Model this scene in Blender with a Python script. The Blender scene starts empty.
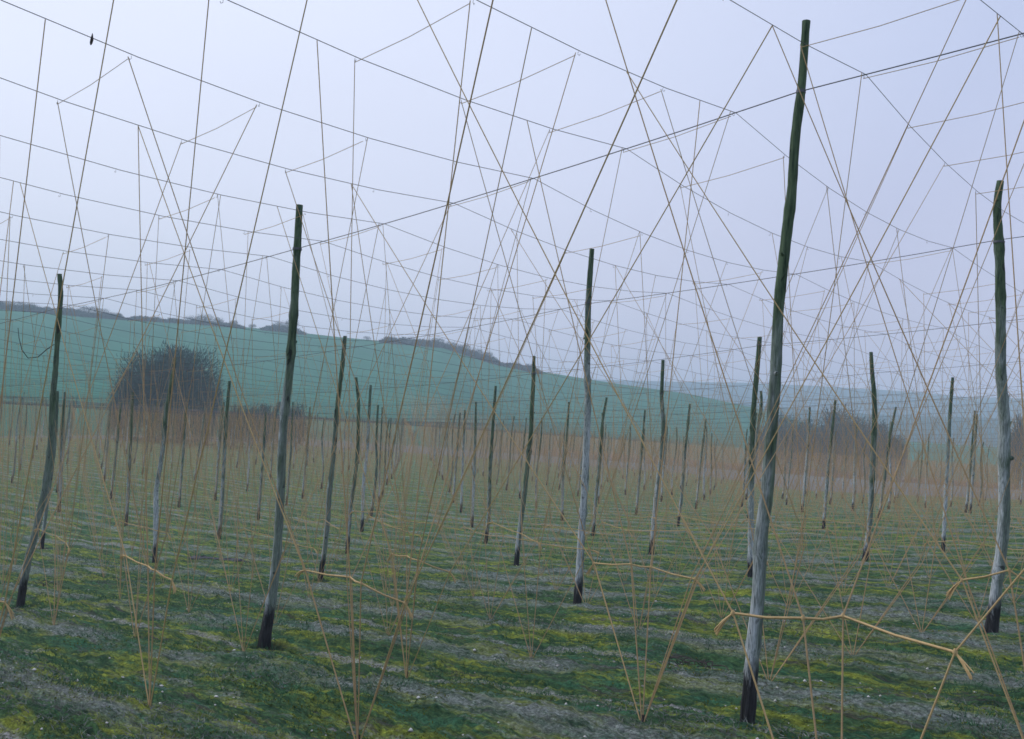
import bpy, math, random
import numpy as np
random.seed(7); RNG=np.random.default_rng(7)
R=math.radians
U=4.3                                   # metres per unit (height of the wirework)
C=bpy.context.scene
scene=C
col=C.collection
# ------------------------------------------------------------------ camera model (solved from the pole grid)
F,PITCH,ROLL,YAW=995.644,.05381,.0740572,-.7256993
CAM=np.array([2.0871984,-1.488030,.57528326])*U
SX,SY=1.33401875*U,1.2491096*U          # pole spacing along the heavy wires / along the light wires
GX=.107200468; GY=-.00321342
W,H=1024,739
FW=np.array([math.sin(YAW)*math.cos(PITCH),math.cos(YAW)*math.cos(PITCH),math.sin(PITCH)])
RT=np.array([math.cos(YAW),-math.sin(YAW),0.]); UP=np.cross(RT,FW)
cr,sr=math.cos(ROLL),math.sin(ROLL)
def ray(x,y):
    a=(x-W/2)/F; b=-(y-H/2)/F
    return FW+(a*cr-b*sr)*RT+(a*sr+b*cr)*UP          # depth along FW is 1
def proj(P):
    d=P-CAM; x=d@RT;y=d@UP;z=d@FW
    return np.array([W/2+F*(x*cr+y*sr)/z, H/2-F*(-x*sr+y*cr)/z, z])
FWH=np.array([math.sin(YAW),math.cos(YAW)])
def azel(x,y):
    d=ray(x,y); r=d[:2]@np.array([math.cos(YAW),-math.sin(YAW)]); f=d[:2]@FWH
    return math.atan2(r,f), math.atan2(d[2],math.hypot(d[0],d[1]))
# ------------------------------------------------------------------ noise
def hsh(ix,iy,s=0):
    n=(ix*374761393+iy*668265263+s*2147483647)&0xffffffff
    n=((n^(n>>13))*1274126177)&0xffffffff
    return ((n^(n>>16))&0xffff)/65535.0
def vnoise(x,y,s=0):
    x=np.asarray(x,float);y=np.asarray(y,float)
    ix=np.floor(x).astype(np.int64);iy=np.floor(y).astype(np.int64);fx=x-ix;fy=y-iy
    fx=fx*fx*(3-2*fx);fy=fy*fy*(3-2*fy)
    a=hsh(ix,iy,s);b=hsh(ix+1,iy,s);c=hsh(ix,iy+1,s);d=hsh(ix+1,iy+1,s)
    return (a*(1-fx)+b*fx)*(1-fy)+(c*(1-fx)+d*fx)*fy-.5
# ------------------------------------------------------------------ measured poles: (t,s): [(x,y)...], radius px
POLES={
(1,0):([(806.3,21),(804.5,50),(802,85),(798.5,112),(795,137),(792,191),(786,239),(778,313),(775,382),(770,450),(767,495),(761,533),(758,602),(752,660),(748,716)],[4.8,4.8,5,5,5.2,5.8,6.2,6.4,6.8,7.4,7.6,7.7,7.9,8.0,9]),
(0,0):([(299.5,205),(298,235),(295.5,280),(294,310),(291.5,345),(290,370),(283.5,420),(282,445),(281,483),(279,520),(277,555),(273.5,587),(270,610),(265,637)],[4,4.2,4.6,4.8,5,4.9,5,5,5,5,5.2,5.4,6,7.2]),
(-1,0):([(59.5,274),(61,292),(59,320),(57,345),(55.5,370),(52.5,402),(51,440),(49,462),(45,490),(40,512),(36,532),(29,555),(24,580),(21,601)],[2.6,2.8,3,3,3,3.3,3.5,3.7,3.9,4,4,4,4.2,4.6]),
(-1,1):([(345,336),(342,370),(337,407),(335.5,432),(332,470),(329,495),(328,520),(324,555),(322,567),(320,583)],[2.3,2.4,2.6,2.7,2.8,2.9,2.9,2.9,3,3.2]),
(0,1):([(592,249),(588,305),(587.5,340),(587,370),(588,402),(586.5,445),(585,483),(583,510),(581,542),(579.5,575),(577.5,603)],[3,3.4,3.6,3.7,3.9,4,4.1,4.1,4.2,4.5,5]),
(1,1):([(1000.4,181),(996.5,205),(998.7,235),(1000,268),(1000.7,310),(1000.7,370),(1003.5,407),(1005,432),(1003.7,457),(1004.5,507),(1003,533),(1001,555),(997.5,577),(995.5,600),(993,620),(990.5,634)],[4.2,4.7,5,5.2,5.5,5.8,6,6.2,6.6,6.4,6.2,6.2,6.4,6.6,7,8]),
(-1,3):([(663,360),(661.5,395),(663.7,430),(662,455),(658,482),(655,510),(652,545),(651,555)],[2,2.3,2.7,2.8,2.8,2.8,2.9,3]),
(-1,2):([(534,356),(533.5,380),(532,407),(531,432),(527,470),(523,505),(518,545),(516.5,564)],[1.9,2.2,2.5,2.5,2.6,2.8,2.9,3]),
(0,3):([(871,352),(872,371),(874,390),(875,415),(873.5,445),(872,480),(870,520),(867,545),(865,560)],[2,2.4,2.7,2.9,3,3,3,3,3.4]),
(0,2):([(759.8,337),(757,370),(753,415),(751.5,457),(751,495),(751,532),(751,573)],[2.6,2.9,3.1,3.2,3.3,3.4,3.8]),
(-1,4):([(761,391),(762,405),(758,425),(756,452),(752,490),(750,546)],[1.5,1.7,2,2,2,2.2]),
(-3,1):([(57.5,391),(56,430),(53,460),(49,490),(45,520),(42,547)],[1.7,1.9,2,2,2,2.2]),
(-2,1):([(175,358),(173,374),(170,390),(166,410),(164,440),(161,462),(156,490),(156,520),(155.5,545),(154.5,564)],[1.8,2,2.1,2.3,2.4,2.5,2.6,2.7,2.7,2.9]),
(-4,2):([(133,392),(132,410),(130,457),(128,495),(126,527)],[1.4,1.6,1.8,1.8,2]),
(-3,2):([(229.6,381),(226,420),(223.5,470),(222,500),(219,538)],[1.8,2,2.1,2.2,2.4]),
(-2,2):([(356,377.5),(358.6,400),(358,445),(355,477.5),(351,502.5),(348.6,530),(347,556)],[1.7,1.8,2,2.2,2.3,2.3,2.5]),
(-3,3):([(370.6,385),(367,452),(363.6,482),(362,528)],[1.5,1.8,1.9,2.1]),
(-4,4):([(378,405),(376,445),(377,465),(375,487),(370.6,518)],[1.2,1.3,1.5,1.6,1.8]),
(-2,3):([(495.7,386),(492.5,432),(490,470),(488.7,520),(485,546)],[1.5,1.8,2,2.1,2.3]),
(-2,4):([(606.6,397.5),(602.6,420),(599.6,465),(596,495),(593,535)],[1.3,1.5,1.8,1.8,2]),
(-3,5):([(569,402),(566.5,445),(563,470),(562,521)],[1.1,1.3,1.6,1.7]),
(0,4):([(952.7,377.5),(949.5,420),(947,470),(943,551)],[1.7,1.9,2.1,2.3]),
(-1,5):([(835.6,400),(832,432),(828,470),(824,521)],[1.3,1.5,1.7,1.9]),
(-2,7):([(810,407),(807,457),(802,513)],[1.1,1.4,1.5]),
(-1,6):([(896,407),(890.6,432),(885.6,470),(879,518)],[1.2,1.4,1.5,1.7]),
(-2,5):([(690,404),(684.6,457),(682,495),(677.6,528)],[1.3,1.5,1.7,1.9]),
(-4,3):([(266,412),(262,470),(258,521)],[1.1,1.4,1.7]),
(-5,3):([(186,407),(183,455),(179,506)],[1.1,1.3,1.5]),
(-6,3):([(121,402),(117,445),(111,498)],[1.1,1.3,1.5]),
(-7,3):([(65,392),(63,440),(57,493)],[1.2,1.3,1.5]),
(-5,4):([(293,402),(291,450),(287,498)],[1,1.2,1.4]),
(-6,5):([(310,407),(307,450),(302,501)],[1,1.2,1.3]),
(-4,5):([(465,410),(463,455),(461,513)],[1.2,1.3,1.5]),
(-3,4):([(476,402),(475,450),(472,526)],[1.2,1.5,1.8]),
(-5,6):([(460,413),(457,450),(453,503)],[1.1,1.2,1.4]),
(-3,6):([(645,410),(641,460),(636,516)],[1.1,1.3,1.5]),
(-3,7):([(706,419),(701,460),(696,508)],[1.1,1.2,1.4]),
(-1,7):([(977,414),(974,460),(970,514)],[1.2,1.4,1.6]),
(-6,4):([(224,402),(219,450),(215,503)],[1.1,1.3,1.5]),
(-8,4):([(110,407),(108,440),(104,481)],[1,1.1,1.3]),
}
LAB={
(1,0):'tallest nearest wooden hop pole right of centre, green above with a black tarred foot',
(0,0):'grey-green knotty hop pole in the left foreground with a square cut top',
(-1,0):'dark bowed hop pole nearest the left edge, curving out to the right as it rises',
(-1,1):'slim dark hop pole just right of the grey-green left foreground pole',
(0,1):'green-topped straight hop pole near the middle with a pale lower half',
(1,1):'thick wavy dark hop pole at the right edge with a white scrape near its foot',
(-1,3):'dark hop pole with a sideways kink halfway up, right of the middle pole',
(-1,2):'thin grey hop pole with a pale lower half, just left of the middle pole',
(0,3):'wavy hop pole knobbed near its top between the tallest and right edge poles',
(0,2):'pale slim hop pole standing directly left of and behind the tallest pole',
(-1,4):'short crooked hop pole with a bent tip showing beside the tallest pole',
(-3,1):'small pale-footed hop pole half hidden behind the bowed pole at the left',
(-2,1):'crooked bleached hop pole standing in front of the round bare tree',
(-4,2):'thin dark hop pole left of the crooked bleached pole, in front of the round tree',
(-3,2):'slim hop pole just right of the round bare tree',
(-2,2):'bent-necked hop pole second to the right of the grey-green foreground pole',
(-3,3):'upright slim hop pole with a straight neck right beside the bent-necked pole',
(-4,4):'small wavy hop pole third in the cluster right of the slim dark pole',
(-2,3):'dark straight hop pole left of the thin grey pole near the middle',
(-2,4):'small leaning hop pole right of the middle pole',
(0,4):'thin pale-footed upright hop pole left of the thick wavy right edge pole',
(-1,5):'small hop pole in front of the dark domed tree at the right',
(-2,5):'small hop pole right of the kinked pole, in front of the pale strip',
}
def bed(x,y):                       # gently rolling lie of the land inside the garden
    s=y/SY
    z=np.where(x>0,GX*x,-.8*U*(1-np.exp(GX*np.minimum(x,0)/(.8*U))))+GY*y
    return z+.04*U*np.clip(s-4,0,3)
CORR=[]
def corr(x,y):
    w=np.full(np.shape(x),.12);v=np.zeros(np.shape(x))
    for (cx,cy,r) in CORR:
        g=np.exp(-((x-cx)**2+(y-cy)**2)/(2*(.75*SX)**2)); w=w+g; v=v+g*r
    return v/w
POLE_P={}
for k_,(pts,rad) in POLES.items():
    B=np.array([k_[0]*SX,k_[1]*SY]); B3=np.array([B[0],B[1],float(bed(B[0],B[1]))])
    dep=(B3-CAM)@FW
    P=[CAM+ray(x,y)*dep for x,y in pts]
    P[-1]=CAM+ray(*pts[-1])*dep
    CORR.append((P[-1][0],P[-1][1],P[-1][2]-float(bed(P[-1][0],P[-1][1]))))
    POLE_P[k_]=(P,[r*dep/F for r in rad])
# ------------------------------------------------------------------ far tables by azimuth
def table(lst): 
    a=[azel(x,y) for x,y in lst]; a.sort(); return np.array([q[0] for q in a]),np.array([q[1] for q in a])
def dist_table(lst):
    out=[]
    for x,y in lst:
        d=ray(x,y);d=d/np.linalg.norm(d[:2]); D=2.
        while D<400:
            P=CAM+d*D
            if P[2]<float(bed(P[0],P[1])): break
            D+=.5
        out.append((azel(x,y)[0],D))
    out.sort(); return np.array([q[0] for q in out]),np.array([q[1] for q in out])
E1=dist_table([(-300,428),(0,438),(300,440),(425,442),(520,458),(600,466),(690,474),(800,491),(900,495),(1024,500),(1300,512)])
E2=dist_table([(-300,427),(0,437.5),(300,439.5),(425,441),(600,448),(700,457),(800,468),(900,473),(1024,480),(1300,495)])
E1[1][:]=np.minimum(E1[1],150);E2[1][:]=np.minimum(E2[1],190)
CREST=table([(-400,320),(-100,303),(0,308),(100,317),(200,323),(280,330),(340,337),(443,346),(494,362),(545,372),(613,383),(690,394),(751,407),(800,421),(850,433),(900,441),(1024,449),(1400,475)])
MID=table([(-400,340),(500,395),(660,396),(775,407),(850,413),(913,416),(1024,419),(1400,440)])
RIDGE=table([(-400,330),(400,372),(600,380),(674,382),(740,383),(811,386),(860,389),(913,392),(960,397),(1024,399),(1100,404),(1400,430)])
def smooth(t): t=np.clip(t,0,1); return t*t*(3-2*t)
CD,MD,RD=390.,700.,1200.
def terrain(x,y,detail=True):
    x=np.asarray(x,float);y=np.asarray(y,float)
    dx=x-CAM[0];dy=y-CAM[1];r=np.hypot(dx,dy)+1e-6
    az=np.arctan2(dx*RT[0]+dy*RT[1],dx*FWH[0]+dy*FWH[1])
    azc=np.clip(az,-1.0,1.0)
    e1=np.interp(azc,*E1);e2=np.interp(azc,*E2)
    right=smooth((azc-(-.09))/.15)
    e3=e2+right*70
    ex=CAM[0]+dx/r*np.minimum(r,e3);ey=CAM[1]+dy/r*np.minimum(r,e3)
    z0=bed(ex,ey)+corr(ex,ey)
    zc=CAM[2]+CD*np.tan(np.interp(azc,*CREST))
    zm=CAM[2]+MD*np.tan(np.interp(azc,*MID)); zr=CAM[2]+RD*np.tan(np.interp(azc,*RIDGE))
    t1=np.clip((r-e3)/(CD-e3),0,1); t1=t1**1.15*(1-.0*t1)
    z=z0+(zc-z0)*t1
    dip=np.minimum(zc,zm)-14
    a=CD+130
    z=np.where(r>CD,zc+(dip-zc)*smooth((r-CD)/130),z)
    z=np.where(r>a,dip+(zm-dip)*smooth((r-a)/(MD-a)),z)
    z=np.where(r>MD,zm+(np.minimum(zm,zr)-25-zm)*smooth((r-MD)/150),z)
    z=np.where(r>MD+150,(np.minimum(zm,zr)-25)+(zr-np.minimum(zm,zr)+25)*smooth((r-MD-150)/(RD-MD-150)),z)
    z=np.where(r>RD,zr-(r-RD)*.08,z)
    if detail:
        s=y/SY
        f=1/(1+(r/45)**2)
        row=np.cos((s-1/6+.03*np.sin(x*.7))*2*np.pi*3)
        amp=.055+.05*vnoise(x*.35,s*3,5)
        d=row*amp*1.25
        d=d+.07*vnoise(x*.9,y*1.6,1)+.075*vnoise(x*2.0,y*4.6,2)+.035*vnoise(x*6,y*9,3)*1.2+.034*vnoise(x*13,y*20,4)+.022*vnoise(x*33,y*41,6)
        z=z+d*f*smooth((e3*1.2-r)/10)
    return z
def Z(x,y): return float(terrain(np.array([x]),np.array([y]))[0])
def ground_hit(px,py,h=0.):
    d=ray(px,py); k=1.0; 
    while k<300:
        P=CAM+d*k
        if P[2]<float(bed(P[0],P[1])+corr(P[0],P[1]))+h: return P
        k+=.01
    return P
# ------------------------------------------------------------------ materials
def newmat(name,rough=.9,spec=.2):
    m=bpy.data.materials.new(name);m.use_nodes=True;nt=m.node_tree;b=nt.nodes['Principled BSDF']
    b.inputs['Roughness'].default_value=rough; b.inputs['Specular IOR Level'].default_value=spec
    return m,nt,b
class N:
    def __init__(s,nt): s.nt=nt
    def tex(s,scale,vec=None,detail=4,rough=.55,dist=0):
        n=s.nt.nodes.new('ShaderNodeTexNoise');n.inputs['Scale'].default_value=scale;n.inputs['Detail'].default_value=detail;n.inputs['Roughness'].default_value=rough;n.inputs['Distortion'].default_value=dist
        if vec is not None: s.nt.links.new(vec,n.inputs['Vector'])
        return n.outputs['Fac']
    def ramp(s,f,stops):
        n=s.nt.nodes.new('ShaderNodeValToRGB');e=n.color_ramp.elements
        while len(e)<len(stops): e.new(.5)
        for i,(p,c) in enumerate(stops):
            e[i].position=p; e[i].color=(c,c,c,1) if not hasattr(c,'__len__') else (*c,1)
        s.nt.links.new(f,n.inputs['Fac']);return n.outputs['Color']
    def mix(s,f,a,b,mode='MIX'):
        n=s.nt.nodes.new('ShaderNodeMix');n.data_type='RGBA';n.blend_type=mode
        for v,i in ((f,0),(a,6),(b,7)):
            if hasattr(v,'links'): s.nt.links.new(v,n.inputs[i])
            elif i==0: n.inputs[0].default_value=v
            else: n.inputs[i].default_value=(*v,1)
        return n.outputs[2]
    def math(s,op,a,b=0.):
        n=s.nt.nodes.new('ShaderNodeMath');n.operation=op
        for i,v in enumerate((a,b)):
            if hasattr(v,'links'): s.nt.links.new(v,n.inputs[i])
            else: n.inputs[i].default_value=v
        return n.outputs[0]
    def coord(s,kind='Object'):
        n=s.nt.nodes.new('ShaderNodeTexCoord');return n.outputs[kind]
    def mapping(s,v,scale=(1,1,1),loc=(0,0,0)):
        n=s.nt.nodes.new('ShaderNodeMapping');n.inputs['Scale'].default_value=scale;n.inputs['Location'].default_value=loc;s.nt.links.new(v,n.inputs['Vector']);return n.outputs[0]
    def sep(s,v):
        n=s.nt.nodes.new('ShaderNodeSeparateXYZ');s.nt.links.new(v,n.inputs[0]);return n.outputs
    def bump(s,h,strength,dist,b):
        n=s.nt.nodes.new('ShaderNodeBump');n.inputs['Strength'].default_value=strength;n.inputs['Distance'].default_value=dist
        s.nt.links.new(h,n.inputs['Height']);s.nt.links.new(n.outputs[0],b.inputs['Normal'])
def mat_ground():
    m,nt,b=newmat('mossy ground',.95,.15);g=N(nt);co=g.coord()
    v=g.mapping(co,(.45,1.5,1)); v2=g.mapping(co,(.7,1.7,1)); 
    n1=g.tex(1.0,g.mapping(co,(.35,1.5,1)),6,.68,.4); n2=g.tex(2.6,g.mapping(co,(.30,1.8,1),(9,3,0)),8,.74,.5); n3=g.tex(8,g.mapping(co,(.5,1.9,1)),6,.75,.3); n4=g.tex(42,co,4,.75)
    dark=g.mix(g.ramp(n3,[(.38,0),(.62,1)]),(.013,.042,.020),(.056,.120,.044))
    soil=g.mix(n4,(.030,.030,.030),(.080,.076,.072))
    moss=g.mix(g.ramp(n3,[(.36,0),(.64,1)]),(.065,.098,.018),(.25,.285,.040))
    teal=g.mix(g.ramp(n4,[(.35,0),(.65,1)]),(.014,.060,.032),(.05,.16,.085))
    dead=g.mix(g.ramp(n4,[(.32,0),(.68,1)]),(.055,.070,.062),(.27,.30,.28))
    c=g.mix(g.ramp(n2,[(.48,0),(.57,.95)]),dark,moss)
    c=g.mix(g.ramp(g.tex(1.8,g.mapping(co,(.35,1.6,1),(40,7,0)),7,.7,.3),[(.53,0),(.61,.8)]),c,teal)
    c=g.mix(g.ramp(g.tex(3.4,g.mapping(co,(.3,1.9,1),(4,17,0)),7,.75,.4),[(.56,0),(.63,.85)]),c,soil)
    # thin straggling streaks of bleached grass
    c=g.mix(g.math('MULTIPLY',g.ramp(g.tex(3.0,g.mapping(co,(.16,2.6,1),(2,7,0)),7,.72,.3),[(.58,0),(.65,.6)]),g.ramp(n4,[(.4,.2),(.6,1)])),c,dead)
    sx=g.sep(co)
    ph=g.math('MULTIPLY',g.math('SUBTRACT',g.math('DIVIDE',sx[1],SY),1/6-.03),2*math.pi*3)
    ph=g.math('ADD',ph,g.math('MULTIPLY',g.math('SUBTRACT',g.tex(.5,co,3),.5),2.2))
    rowm=g.math('MULTIPLY',g.math('ADD',g.math('COSINE',ph),1.),.5)
    dm=g.math('MULTIPLY',g.ramp(rowm,[(.78,0),(.97,1)]),g.ramp(n1,[(.42,0),(.52,1)]))
    row2=g.math('MULTIPLY',g.math('ADD',g.math('COSINE',g.math('ADD',ph,2.5)),1.),.5)
    c=g.mix(g.math('MULTIPLY',g.math('MULTIPLY',g.ramp(row2,[(.955,0),(.99,1)]),g.ramp(g.tex(.9,g.mapping(co,(.3,1,1),(3,33,0)),5,.7),[(.46,0),(.54,1)])),g.ramp(n4,[(.42,.1),(.58,1)])),c,(.27,.265,.27))
    dm=g.math('MULTIPLY',dm,g.ramp(n3,[(.38,.1),(.56,1)]))
    c=g.mix(dm,c,dead)
    c=g.mix(1.0,c,g.ramp(g.tex(26,g.mapping(co,(.8,1.5,1)),5,.8),[(.30,.75),(.5,1.75),(.70,3.6)]),'MULTIPLY')
    v3=nt.nodes.new('ShaderNodeTexVoronoi');v3.inputs['Scale'].default_value=7;nt.links.new(co,v3.inputs['Vector'])
    vr=nt.nodes.new('ShaderNodeSeparateColor');nt.links.new(v3.outputs['Color'],vr.inputs[0])
    sp=g.math('MULTIPLY',g.math('LESS_THAN',v3.outputs['Distance'],.10),g.math('GREATER_THAN',vr.outputs[0],.86))
    c=g.mix(sp,c,(.42,.41,.38))
    at=nt.nodes.new('ShaderNodeAttribute');at.attribute_name='zone'
    zs=nt.nodes.new('ShaderNodeSeparateColor');nt.links.new(at.outputs['Color'],zs.inputs[0])
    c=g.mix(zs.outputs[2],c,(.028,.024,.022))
    bare=g.mix(g.tex(.35,g.mapping(co,(1,3,1)),6,.7),(.15,.165,.175),(.27,.27,.28))
    c=g.mix(zs.outputs[0],c,bare)
    c=g.mix(zs.outputs[1],c,g.mix(g.tex(.3,co,5),(.12,.08,.05),(.19,.12,.08)))
    nt.links.new(c,b.inputs['Base Color'])
    h=g.math('ADD',g.math('MULTIPLY',n4,.5),n3)
    g.bump(g.math('ADD',h,g.tex(26,g.mapping(co,(.8,1.5,1)),5,.8)),1.,.09,b)
    return m
def mat_hill(name,a,bb,sc):
    m,nt,b=newmat(name,1,.05);g=N(nt);co=g.coord()
    c=g.mix(g.ramp(g.tex(sc,g.mapping(co,(1,2.2,1)),6,.6),[(.35,0),(.65,1)]),a,bb)
    c=g.mix(1.,c,g.ramp(g.tex(sc*9,g.mapping(co,(.2,2.5,1)),5,.7),[(.35,.85),(.65,1.15)]),'MULTIPLY')
    nt.links.new(c,b.inputs['Base Color']);return m
def mat_pole():
    m,nt,b=newmat('weathered pole wood',.85,.25);g=N(nt);co=g.coord();s=g.sep(co)
    st=g.tex(9,g.mapping(co,(4,4,.35)),6,.7); bl=g.tex(2.2,g.mapping(co,(3,3,.8)),4,.6,.4); fi=g.tex(60,g.mapping(co,(2,2,.12)),4,.7)
    pale=g.mix(g.ramp(fi,[(.36,0),(.62,1)]),(.15,.18,.185),(.66,.71,.74))
    green=g.mix(g.ramp(st,[(.35,0),(.65,1)]),(.014,.036,.022),(.12,.18,.10))
    tar=g.mix(g.ramp(st,[(.4,0),(.62,1)]),(.005,.006,.008),(.045,.045,.050))
    oi=nt.nodes.new('ShaderNodeObjectInfo')
    hz=g.math('ADD',g.math('MULTIPLY',g.math('ADD',s[2],g.math('MULTIPLY',g.math('SUBTRACT',oi.outputs['Random'],.35),2.2)),.23),g.math('MULTIPLY',g.math('SUBTRACT',bl,.5),1.5))
    c=g.mix(g.ramp(hz,[(.30,0),(.95,1)]),pale,green)
    ax=g.math('ADD',g.math('MULTIPLY',s[0],6.),g.math('MULTIPLY',s[1],6.))
    c=g.mix(g.math('MULTIPLY',g.ramp(g.math('ADD',ax,bl),[(.45,0),(.75,1)]),.7),c,green)
    kn=g.tex(7,g.mapping(co,(1.5,1.5,1)),3,.5,.6)
    c=g.mix(g.ramp(kn,[(.64,0),(.70,.8)]),c,(.012,.016,.014))
    tz=g.math('ADD',s[2],g.math('MULTIPLY',g.math('SUBTRACT',g.tex(6,g.mapping(co,(3,3,.7)),5,.7),.5),.7))
    c=g.mix(g.ramp(tz,[(.30,1),(.50,0)]),c,tar)
    nt.links.new(c,b.inputs['Base Color']);g.bump(g.math('ADD',st,fi),.8,.012,b);return m
def mat_plain(name,a,bb,sc=30,rough=.9,spec=.2,metal=0):
    m,nt,b=newmat(name,rough,spec);g=N(nt)
    c=g.mix(g.tex(sc,g.coord(),3),a,bb);nt.links.new(c,b.inputs['Base Color']);b.inputs['Metallic'].default_value=metal
    return m
M=dict(ground=mat_ground(),
 hill=mat_hill('young crop hillside',(.030,.150,.094),(.050,.192,.122),.012),
 far=mat_hill('distant downs',(.025,.09,.09),(.04,.11,.11),.004),
 pole=mat_pole(),
 twine=mat_plain('coir twine',(.31,.21,.115),(.63,.45,.25),60,.95,.1),
 tie=mat_plain('thick coir twine',(.40,.27,.12),(.68,.50,.27),90,.95,.1),
 fartwine=mat_plain('aged coir twine',(.40,.235,.11),(.64,.41,.21),.8,.95,.05),
 wire=mat_plain('galvanised wire',(.07,.075,.085),(.13,.135,.15),20,.6,.4,.4),
 twig=mat_plain('bare twigs',(.028,.080,.076),(.070,.140,.125),1.2,.95,.05),
 hazetwig=mat_plain('haze-paled twigs',(.05,.075,.08),(.12,.15,.16),1.2,.95,.05),  # lighter twig copy for the skyline, distance haze painted into its colour
 bark=mat_plain('bark',(.035,.035,.035),(.07,.065,.06),6,.95,.05),
 grass=mat_plain('short grass blades',(.02,.075,.035),(.07,.18,.075),5,.8,.2),
 moss=mat_plain('moss tips',(.06,.085,.014),(.17,.19,.03),5,.9,.1),
 dead=mat_plain('dead grass blades',(.10,.115,.10),(.32,.33,.30),6,.9,.1),
 stone=mat_plain('chalk flint',(.40,.39,.36),(.75,.74,.70),12,.8,.2),
 bine=mat_plain('dry bine',(.035,.03,.03),(.09,.075,.07),10,.95,.1),
)
m,nt,b=newmat('puddle water',.06,.5);b.inputs['Base Color'].default_value=(.006,.008,.014,1);b.inputs['Specular IOR Level'].default_value=.15;b.inputs['Roughness'].default_value=.42;M['sheet']=m
# ------------------------------------------------------------------ object helpers
def link(name,verts,faces,mat,parent=None,loc=None,smooth_=False):
    me=bpy.data.meshes.new(name)
    if isinstance(verts,np.ndarray):
        faces=np.asarray(faces)
        me.vertices.add(len(verts));me.vertices.foreach_set('co',verts.astype(np.float32).ravel())
        n=faces.shape[1];me.loops.add(faces.size);me.loops.foreach_set('vertex_index',faces.astype(np.int32).ravel())
        me.polygons.add(len(faces));me.polygons.foreach_set('loop_start',np.arange(0,faces.size,n,dtype=np.int32))
        me.update(calc_edges=True)
    else: me.from_pydata(verts,[],faces)
    if smooth_: me.polygons.foreach_set('use_smooth',[True]*len(me.polygons))
    me.materials.append(mat)
    o=bpy.data.objects.new(name,me);col.objects.link(o)
    if parent is not None: o.parent=parent
    if loc is not None: o.location=loc
    return o
def tag(o,label=None,cat=None,group=None,kind=None):
    if label: o['label']=label
    if cat: o['category']=cat
    if group: o['group']=group
    if kind: o['kind']=kind
    return o
def empty(name,loc):
    o=bpy.data.objects.new(name,None);col.objects.link(o);o.location=loc;o.empty_display_size=.1;return o
class TB:                      # collects tubes / blades as one mesh
    def __init__(s): s.v=[];s.f=[];s.n=0
    def tube(s,P,r,n=4,cap=True):
        P=np.asarray(P,float);k=len(P);r=np.broadcast_to(np.asarray(r,float),(k,))
        T=np.gradient(P,axis=0);T/=np.linalg.norm(T,axis=1)[:,None]+1e-9
        ref=np.array([0,0,1.]) if abs(T[0][2])<.9 else np.array([1.,0,0])
        A=np.cross(T,ref);A/=np.linalg.norm(A,axis=1)[:,None]+1e-9;B=np.cross(T,A)
        th=np.arange(n)*2*np.pi/n
        ring=P[:,None,:]+r[:,None,None]*(A[:,None,:]*np.cos(th)[None,:,None]+B[:,None,:]*np.sin(th)[None,:,None])
        base=s.n;s.v.append(ring.reshape(-1,3));s.n+=k*n
        i=np.arange(k-1)[:,None]*n;j=np.arange(n)[None,:];j2=(j+1)%n
        q=np.stack([i+j,i+j2,i+n+j2,i+n+j],-1).reshape(-1,4)+base;s.f.append(q)
    def build(s,name,mat,parent=None,origin=None,smooth_=True):
        v=np.concatenate(s.v);f=np.concatenate(s.f)
        if origin is not None: v=v-np.asarray(origin)
        return link(name,v,f,mat,parent,None if (origin is None or parent is not None) else tuple(origin),smooth_)
def blades(P,D,w,name,mat):      # thin triangles
    n=len(P);S=np.cross(D,RNG.normal(size=(n,3)));S/=np.linalg.norm(S,axis=1)[:,None]+1e-9
    v=np.stack([P-S*w[:,None],P+S*w[:,None],P+D],1).reshape(-1,3)
    return v,np.arange(3*n).reshape(-1,3)
# ------------------------------------------------------------------ ground sheets (polar about the photographer's standing point)
azs=np.concatenate([np.linspace(-np.pi,-.72,60)[:-1],np.arange(-.72,.72,.0022),np.linspace(.72,np.pi,60)])
rs=[.6];
while rs[-1]<2600:
    r=rs[-1]; rs.append(r*(1.0065 if 2<r<40 else 1.012 if r<370 else 1.004 if r<420 else 1.02))
rs=np.array(rs)
RR,AA=np.meshgrid(rs,azs,indexing='ij')
dirx=np.cos(AA)*FWH[0]+np.sin(AA)*RT[0];diry=np.cos(AA)*FWH[1]+np.sin(AA)*RT[1]
GXX=CAM[0]+RR*dirx;GYY=CAM[1]+RR*diry
GZ=terrain(GXX,GYY)
G=np.stack([GXX,GYY,GZ],-1);na=len(azs)
i_h=int(np.searchsorted(rs,205.));i_f=int(np.searchsorted(rs,520.))
def sheet(name,i0,i1,mat):
    v=G[i0:i1+1].reshape(-1,3);k=i1-i0+1
    i=np.arange(k-1)[:,None]*na;j=np.arange(na-1)[None,:]
    q=np.stack([i+j,i+na+j,i+na+j+1,i+j+1],-1).reshape(-1,4)
    o=link(name,v,q,mat,smooth_=True);tag(o,kind='structure');return o
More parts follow.
